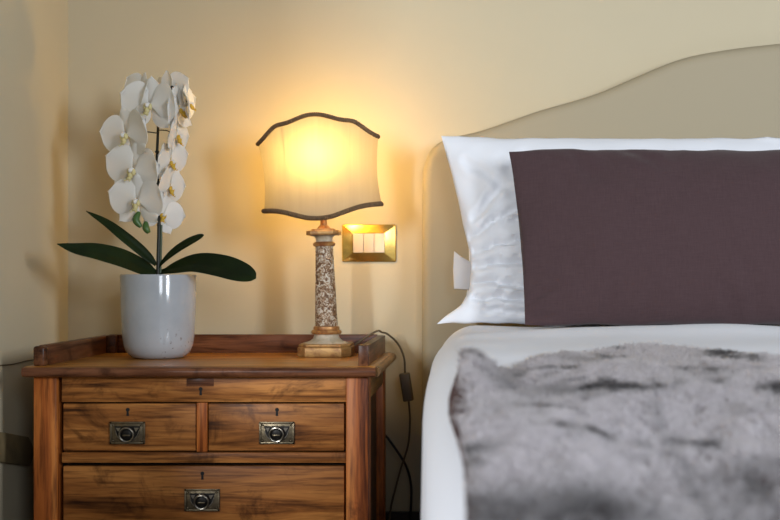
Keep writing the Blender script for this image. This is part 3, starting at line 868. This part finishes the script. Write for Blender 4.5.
for kind_y, q in ys:
    if kind_y == 't': y = YF+rad+(YH-YF-rad)*q; dropy = 0; 
    elif kind_y == 'fa': a = PI/2*q; y = YF+rad-rad*math.cos(a); dropy = rad-rad*math.sin(a)
    else: y = YF-0.012*q; dropy = rad+0.30*q
    row = []
    xe = tabs(XE, y); xr = 2*CX-xe
    for kind, p in prof_x:
        if kind == 't': x = xe+rad+(xr-xe-2*rad)*(p if True else p); dropx = 0
        elif kind == 'la': a = PI/2*p; x = xe+rad-rad*math.cos(a); dropx = rad-rad*math.sin(a)
        elif kind == 'ra': a = PI/2*p; x = xr-rad+rad*math.cos(a); dropx = rad-rad*math.sin(a)
        elif kind == 'l':
            x = xe-0.004*p+0.010*p*nz(y*7, 3.3)+0.006*p*math.sin(y*17); dropx = rad+0.30*p
            x = max(x, -0.122)
        else: x = xr+0.004*p+0.010*p*nz(y*7, 8.1); dropx = rad+0.30*p
        yy = y
        if kind_y != 't' : yy = y+0.010*q*nz(x*7, 1.1)
        z = duvet_top(x, max(y, YF))-max(math.hypot(dropx if dropx < rad else 0, dropy if dropy < rad else 0), dropx if dropx >= rad else 0, dropy if dropy >= rad else 0)
        row.append(bm.verts.new((x, yy, max(z, 0.16))))
    G.append(row)
for a, b_ in zip(G, G[1:]):
    for k in range(len(prof_x)-1): bm.faces.new((a[k], a[k+1], b_[k+1], b_[k]))
duvet = obj('duvet', bm, M['sheet'], sharp=80)
recentre(duvet)
mod = duvet.modifiers.new('thickness', 'SOLIDIFY'); mod.thickness = 0.02; mod.offset = -1
tag(duvet, 'smooth white duvet spread over the bed and hanging down its left side', 'duvet')

# ---- pillows
def pillow_mesh(W, H, T, pinch, creases, seed, skew=0.0, ledge=None, nu=96, nv=64, sharpc=2.6, amp=0.004, corner=None):
    bm = bmesh.new()
    def base(u, v):
        x = u*W/2*(1-pinch*(1-v*v)*abs(u)**3)
        z = v*H/2*(1-pinch*0.45*(1-u*u)*abs(v)**3)
        x += skew*v*(1-0)*W*0.0+skew*v*H/2*max(0, -u)
        if ledge and u < 0: x += abs(u)**4*float(np.interp(v, [q[0] for q in ledge], [q[1] for q in ledge]))
        if corner: 
            for cu, cv, dx, dz, fall in corner:
                g = math.exp(-((u-cu)**2+(v-cv)**2)/fall**2); x += dx*g; z += dz*g
        return x, z
    def thick(u, v):
        return T/2*max(0, (1-abs(u)**sharpc))**0.62*max(0, (1-abs(v)**sharpc))**0.62
    def crease(x, z):
        d = 0
        for (ax, az, bx, bz, dep, wd) in creases:
            px, pz = bx-ax, bz-az; l2 = px*px+pz*pz
            t = max(0, min(1, ((x-ax)*px+(z-az)*pz)/l2))
            wob = 0.006*nz(t*5, seed+ax*9)
            ds = math.hypot(x-ax-px*t, z-az-pz*t+wob)
            f = math.sin(PI*min(1, 0.15+0.85*t))**0.6 if t < 1 else 0
            d += -dep*f*math.exp(-(ds/wd)**2)+0.55*dep*f*math.exp(-((ds-wd*1.9)/(wd*0.9))**2)
        return d
    def side(sgn):
        g = []
        for j in range(nv+1):
            r = []
            for i in range(nu+1):
                u, v = -1+2*i/nu, -1+2*j/nv
                # denser towards the border
                u = math.sin(u*PI/2)*0.55+u*0.45; v = math.sin(v*PI/2)*0.55+v*0.45
                x, z = base(u, v); t = thick(u, v)
                edge = min(1, t/(0.12*T))
                t += edge*(crease(x, z)*1.0+amp*nz(x*9+seed, z*9)+amp*0.5*nz(x*22, z*22, seed))
                ez = 0.006*nz(x*14, z*14, seed+5)*(1-edge)
                r.append((x, sgn*max(t, 0)+ez, z+ (1-edge)*0.004*nz(x*20, z*20, seed)))
            g.append(r)
        return g
    fr, bk = side(-1), side(1)
    vf = [[bm.verts.new(p) for p in r] for r in fr]
    vb = []
    for j, r in enumerate(bk):
        vb.append([vf[j][i] if (i in (0, nu) or j in (0, nv)) else bm.verts.new(p) for i, p in enumerate(r)])
    for j in range(nv):
        for i in range(nu):
            bm.faces.new((vf[j][i], vf[j][i+1], vf[j+1][i+1], vf[j+1][i]))
            bm.faces.new((vb[j][i], vb[j+1][i], vb[j+1][i+1], vb[j][i+1]))
    return bm

def place(o, loc, leanb, yaw=0, roll=0):
    o.location = loc
    o.rotation_euler = (Matrix.Rotation(math.radians(yaw), 3, 'Z') @ Matrix.Rotation(-math.radians(leanb), 3, 'X') @ Matrix.Rotation(math.radians(roll), 3, 'Y')).to_euler()

# front white pillow
pw, ph_ = 0.80, 0.392
rnd = random.Random(3)
cr = []
for (ax, az, bx, bz, dep, wd) in [(-0.37, -0.02, -0.22, 0.06, 0.010, 0.008), (-0.36, -0.05, -0.20, -0.02, 0.010, 0.007), (-0.36, -0.08, -0.21, -0.075, 0.011, 0.008),
                                  (-0.37, -0.11, -0.22, -0.13, 0.010, 0.008), (-0.36, -0.145, -0.20, -0.155, 0.010, 0.007), (-0.36, 0.02, -0.26, 0.12, 0.007, 0.009),
                                  (-0.33, 0.06, -0.25, 0.165, 0.005, 0.010), (-0.38, 0.14, -0.26, 0.05, 0.004, 0.010), (-0.34, -0.17, -0.24, -0.18, 0.007, 0.006), (-0.30, 0.0, -0.20, 0.02, 0.006, 0.007)]:
    cr.append((ax+0.03, az, bx+0.03, bz, dep*1.35, wd*0.85))
bm = pillow_mesh(pw, ph_, 0.12, 0.02, cr, 3.0, amp=0.006, ledge=[(-1, -0.006), (-0.92, 0.012), (-0.80, 0.040), (-0.66, 0.054), (-0.45, 0.056), (-0.26, 0.053), (0.05, 0.038), (0.35, 0.027), (0.58, 0.018), (0.8, 0.008), (1, 0.0)], corner=[(-1, 1, 0.0, 0.004, 0.25)])
wp = obj('white_pillow', bm, M['white_cloth'], local=True, sharp=80)
place(wp, Vector((0.315, 2.475, EYE-0.098+0.5*ph_*math.cos(math.radians(12))+0.002)), 12, 0, 0)
wp.name = 'pillow'
tag(wp, 'plump white pillow with a creased left side standing behind the aubergine cushion', 'pillow', 'white pillows on the bed')
# rear white pillow
bm = pillow_mesh(0.70, 0.25, 0.055, 0.05, [], 9.0)
rp = obj('pillow', bm, M['white_cloth'], local=True, sharp=80)
place(rp, Vector((0.305, 2.560, EYE-0.098+0.126)), 6, 0, 0)
tag(rp, 'rear pillow against the headboard, showing only a grey flap at left', 'pillow', 'white pillows on the bed')
# its turned out flap
bm = bmesh.new()
fp = [P(454, 251, 2.535), P(462, 257, 2.535), P(471, 262, 2.535), P(474, 279, 2.535), P(472, 290, 2.535), P(454, 289, 2.535), P(453, 270, 2.535)]
prism(bm, fp, Vector((0, 0.010, 0)), 0.003)
fl = obj('pillowcase_flap', bm, M['flap'])
fl.parent = rp; bpy.context.view_layer.update(); fl.matrix_parent_inverse = Matrix.Identity(4)
fl.data.transform(rp.matrix_basis.inverted()); fl.location = (0, 0, 0)
# aubergine cushion
cw, chh = 1.02, 0.353
cr2 = [(-0.35, -0.18, -0.33, -0.10, 0.006, 0.010), (-0.10, -0.18, -0.13, -0.09, 0.006, 0.009), (-0.40, 0.17, -0.36, 0.10, 0.005, 0.012), (-0.30, 0.175, -0.22, 0.12, 0.005, 0.010), (-0.50, -0.14, -0.44, -0.10, 0.006, 0.007), (-0.49, -0.16, -0.43, -0.16, 0.006, 0.006), (-0.28, -0.17, -0.25, -0.09, 0.004, 0.010), (-0.05, -0.18, -0.09, -0.06, 0.004, 0.012), (-0.20, 0.19, -0.215, 0.14, 0.005, 0.012), (0.02, -0.18, 0.01, -0.11, 0.004, 0.010), (0.12, 0.18, 0.08, 0.10, 0.004, 0.014), (-0.15, -0.18, -0.17, -0.12, 0.004, 0.008)]
bm = pillow_mesh(cw, chh, 0.115, 0.012, cr2, 21.0, skew=-0.08, amp=0.006)
cu = obj('cushion', bm, M['linen'], local=True, sharp=80)
place(cu, Vector((0.577, 2.325, EYE-0.0975+0.5*chh*math.cos(math.radians(15))+0.004)), 15, 0, 0)
tag(cu, 'long aubergine brown linen cushion leaning on the white pillow', 'cushion')

# ---- faux fur throw
throw = thing('fur_throw', (0.3, 1.2, EYE-0.14), 'mottled grey and white faux fur throw lying across the foot of the bed', 'throw')
tl = Vector(throw.location)
YB = [(-0.06, 1.38), (-0.03, 1.42), (0.02, 1.46), (0.10, 1.58), (0.2, 1.68), (0.28, 1.64), (0.36, 1.52), (0.5, 1.39), (1.0, 1.35)]
XL = [(0.5, -0.008), (0.75, -0.009), (0.95, -0.014), (1.1, -0.021), (1.3, -0.025), (1.5, -0.027), (1.8, -0.03)]
TY0, TX1 = 0.66, 0.72
def throw_z(x, y):
    z = duvet_top(x, y)+0.012
    ed = min((x-tabs(XL, y, 0.05)), tabs(YB, x, 0.04)-y)
    z += 0.010*nz(x*5.0+2, y*3.2+7)*min(1, max(0, ed)/0.06)+0.006*nz(x*11, y*7, 2.0)
    # pinched ridge at the far left corner
    dx = x-tabs(XL, y, 0.05)
    z += 0.018*math.exp(-((dx-0.012)/0.022)**2)*math.exp(-((y-1.42)/0.16)**2)
    z -= 0.010*math.exp(-((dx-0.060)/0.02)**2)*math.exp(-((y-1.42)/0.12)**2)
    return z
NX, NY = 70, 80
bm = bmesh.new(); V0 = []; V1 = []
for j in range(NY+1):
    r0, r1 = [], []
    for i in range(NX+1):
        u, v = i/NX, j/NY
        x = -0.03+u*(TX1+0.03)
        y = TY0+v*(tabs(YB, x, 0.04)-TY0)
        xl = tabs(XL, y, 0.05); x = xl+u*(TX1-xl)
        z = throw_z(x, y)
        lip = math.exp(-((y-1.17)/0.11)**2)
        if i == 0: x -= 0.010*lip
        if i == 1: x -= 0.007*lip
        if i < 2: z += 0.006*lip
        r1.append(bm.verts.new((x, y, z))); r0.append(bm.verts.new((x, y, max(z-0.010, duvet_top(x, y)+0.0015))))
    V0.append(r0); V1.append(r1)
for j in range(NY):
    for i in range(NX):
        bm.faces.new((V1[j][i], V1[j][i+1], V1[j+1][i+1], V1[j+1][i]))
        bm.faces.new((V0[j][i], V0[j+1][i], V0[j+1][i+1], V0[j][i+1]))
for j in range(NY):
    bm.faces.new((V0[j][0], V1[j][0], V1[j+1][0], V0[j+1][0])); bm.faces.new((V0[j][NX], V0[j+1][NX], V1[j+1][NX], V1[j][NX]))
for i in range(NX):
    bm.faces.new((V0[0][i], V0[0][i+1], V1[0][i+1], V1[0][i])); bm.faces.new((V0[NY][i], V1[NY][i], V1[NY][i+1], V0[NY][i+1]))
lin = obj('lining', bm, M['lining'], throw); lin['label'] = 'maroon brown lining showing at the edge'

def m_fur():
    m, nt, b = mat('faux_fur_pile')
    at = N(nt, 'ShaderNodeAttribute'); at.attribute_name = 'fur_colour'
    nt.links.new(at.outputs['Color'], b.inputs['Base Color'])
    b.inputs['Roughness'].default_value = 0.6; b.inputs['Specular IOR Level'].default_value = 0.2
    t = N(nt, 'ShaderNodeBsdfTranslucent'); nt.links.new(at.outputs['Color'], t.inputs['Color'])
    x = N(nt, 'ShaderNodeMixShader'); x.inputs[0].default_value = 0.55
    nt.links.new(b.outputs[0], x.inputs[1]); nt.links.new(t.outputs[0], x.inputs[2])
    nt.links.new(x.outputs[0], nt.nodes['Material Output'].inputs['Surface'])
    return m
M['fur'] = m_fur()
SEAMS = [[(0.185, 1.30), (0.165, 1.10), (0.155, 0.95), (0.150, 0.80), (0.150, 0.6)]]
def fur_dark(x, y):
    """0 light .. 1 dark undercoat patches; long streaks across the bed"""
    a = nz(x*7+3.1, y*7.5+1.3)+0.6*nz(x*19, y*20, 2.2)+0.4*nz(x*60, y*40, 4.2)
    d = max(0, min(1, (a-0.16)/0.7))*0.40
    a2 = nz(x*12+9, y*11+2, 7.7)+0.45*nz(x*55, y*32, 8.1)
    d += max(0, min(1, (a2-0.24)/0.24))*0.8
    d *= 1-0.75*max(0, min(1, (0.95-y)/0.15))
    band = math.exp(-((y-0.80+0.02*nz(x*12, 5))/0.055)**2)*max(0, min(1, (0.135-x)/0.05))
    d += 0.72*band*(0.75+0.5*nz(x*25, y*12, 9))
    for s in SEAMS:
        sx_ = float(np.interp(-y, [-q[1] for q in s], [q[0] for q in s]))
        if y < 1.30: d += 0.45*math.exp(-((x-sx_-0.006*nz(y*20, 1))/0.004)**2)*(0.6+nz(x*30, y*30, 2))
    return max(0, min(1, d))
def build_fur(count):
    rg = random.Random(11)
    vs = np.zeros((count, 7, 3), np.float32); cs = np.ones((count, 7, 4), np.float32)
    for k in range(count):
        u, v = rg.random(), rg.random()
        x = -0.03+u*(TX1+0.03); yb = tabs(YB, x, 0.04)
        y = TY0+(v**0.92)*(yb-TY0)
        xl = tabs(XL, y, 0.05); x = xl+u*(TX1-xl)
        z = throw_z(x, y)
        # pile direction swirls slowly, clumps share it
        cxx, cyy = round(x*120)/120, round(y*90)/90
        ang = 1.3*nz(x*4, y*3, 11)+1.0*nz(cxx*40, cyy*40, 3)+rg.uniform(-0.6, 0.6)-math.pi*0.5
        lay = 0.98+0.20*nz(cxx*31, cyy*31, 6)+rg.uniform(-0.2, 0.2)
        ln = 0.0155*(0.75+0.5*rg.random())
        dx, dy = math.cos(ang), math.sin(ang)*0.9
        h_ = max(0.12, 1-0.80*lay)
        wd = 0.0005+0.0004*rg.random()
        sx, sy = -dy*wd, dx*wd
        p0 = np.array((x, y, z-0.001)); 
        p1 = p0+np.array((dx*0.25*ln, dy*0.25*ln, ln*(0.28+0.3*h_)))
        p2 = p1+np.array((dx*0.45*ln, dy*0.45*ln, ln*0.42*h_))
        p3 = p2+np.array((dx*0.5*ln, dy*0.5*ln, ln*(0.10*h_-0.06)))
        sv = np.array((sx, sy, 0))
        vs[k] = (p0-sv, p0+sv, p1-sv, p1+sv, p2-sv*0.8, p2+sv*0.8, p3)
        d = fur_dark(x, y)
        tone = rg.uniform(-0.05, 0.05)
        li = np.array((0.97, 0.945, 0.96))+tone; dk = np.array((0.050, 0.042, 0.047))
        root = li*(1-d)*0.9+dk*(0.1+0.9*d)
        tip = li*(1-0.95*d)+dk*0.95*d
        for q, f in enumerate((0, 0, 0.5, 0.5, 0.9, 0.9, 1)):
            cs[k, q, :3] = np.clip(root*(1-f)+tip*f, 0.01, 1)
    b = np.arange(count, dtype=np.int64)[:, None]*7
    quads = np.array([[0, 1, 3, 2], [2, 3, 5, 4]])
    loops = np.concatenate([np.concatenate([b+quads[0], b+quads[1], b+np.array([4, 5, 6])], axis=1)]).reshape(-1)
    totals = np.tile(np.array([4, 4, 3]), count); starts = np.concatenate([[0], np.cumsum(totals)[:-1]])
    me = bpy.data.meshes.new('fur_pile')
    me.vertices.add(count*7); me.vertices.foreach_set('co', (vs.reshape(-1, 3)-np.array(tl, np.float32)).astype(np.float32).reshape(-1))
    me.loops.add(len(loops)); me.loops.foreach_set('vertex_index', loops.astype(np.int32))
    me.polygons.add(count*3); me.polygons.foreach_set('loop_start', starts.astype(np.int32))
    me.update(calc_edges=True)
    ca = me.color_attributes.new('fur_colour', 'FLOAT_COLOR', 'POINT'); ca.data.foreach_set('color', cs.reshape(-1))
    return link('fur_pile', me, M['fur'], throw, True)
build_fur(105000)
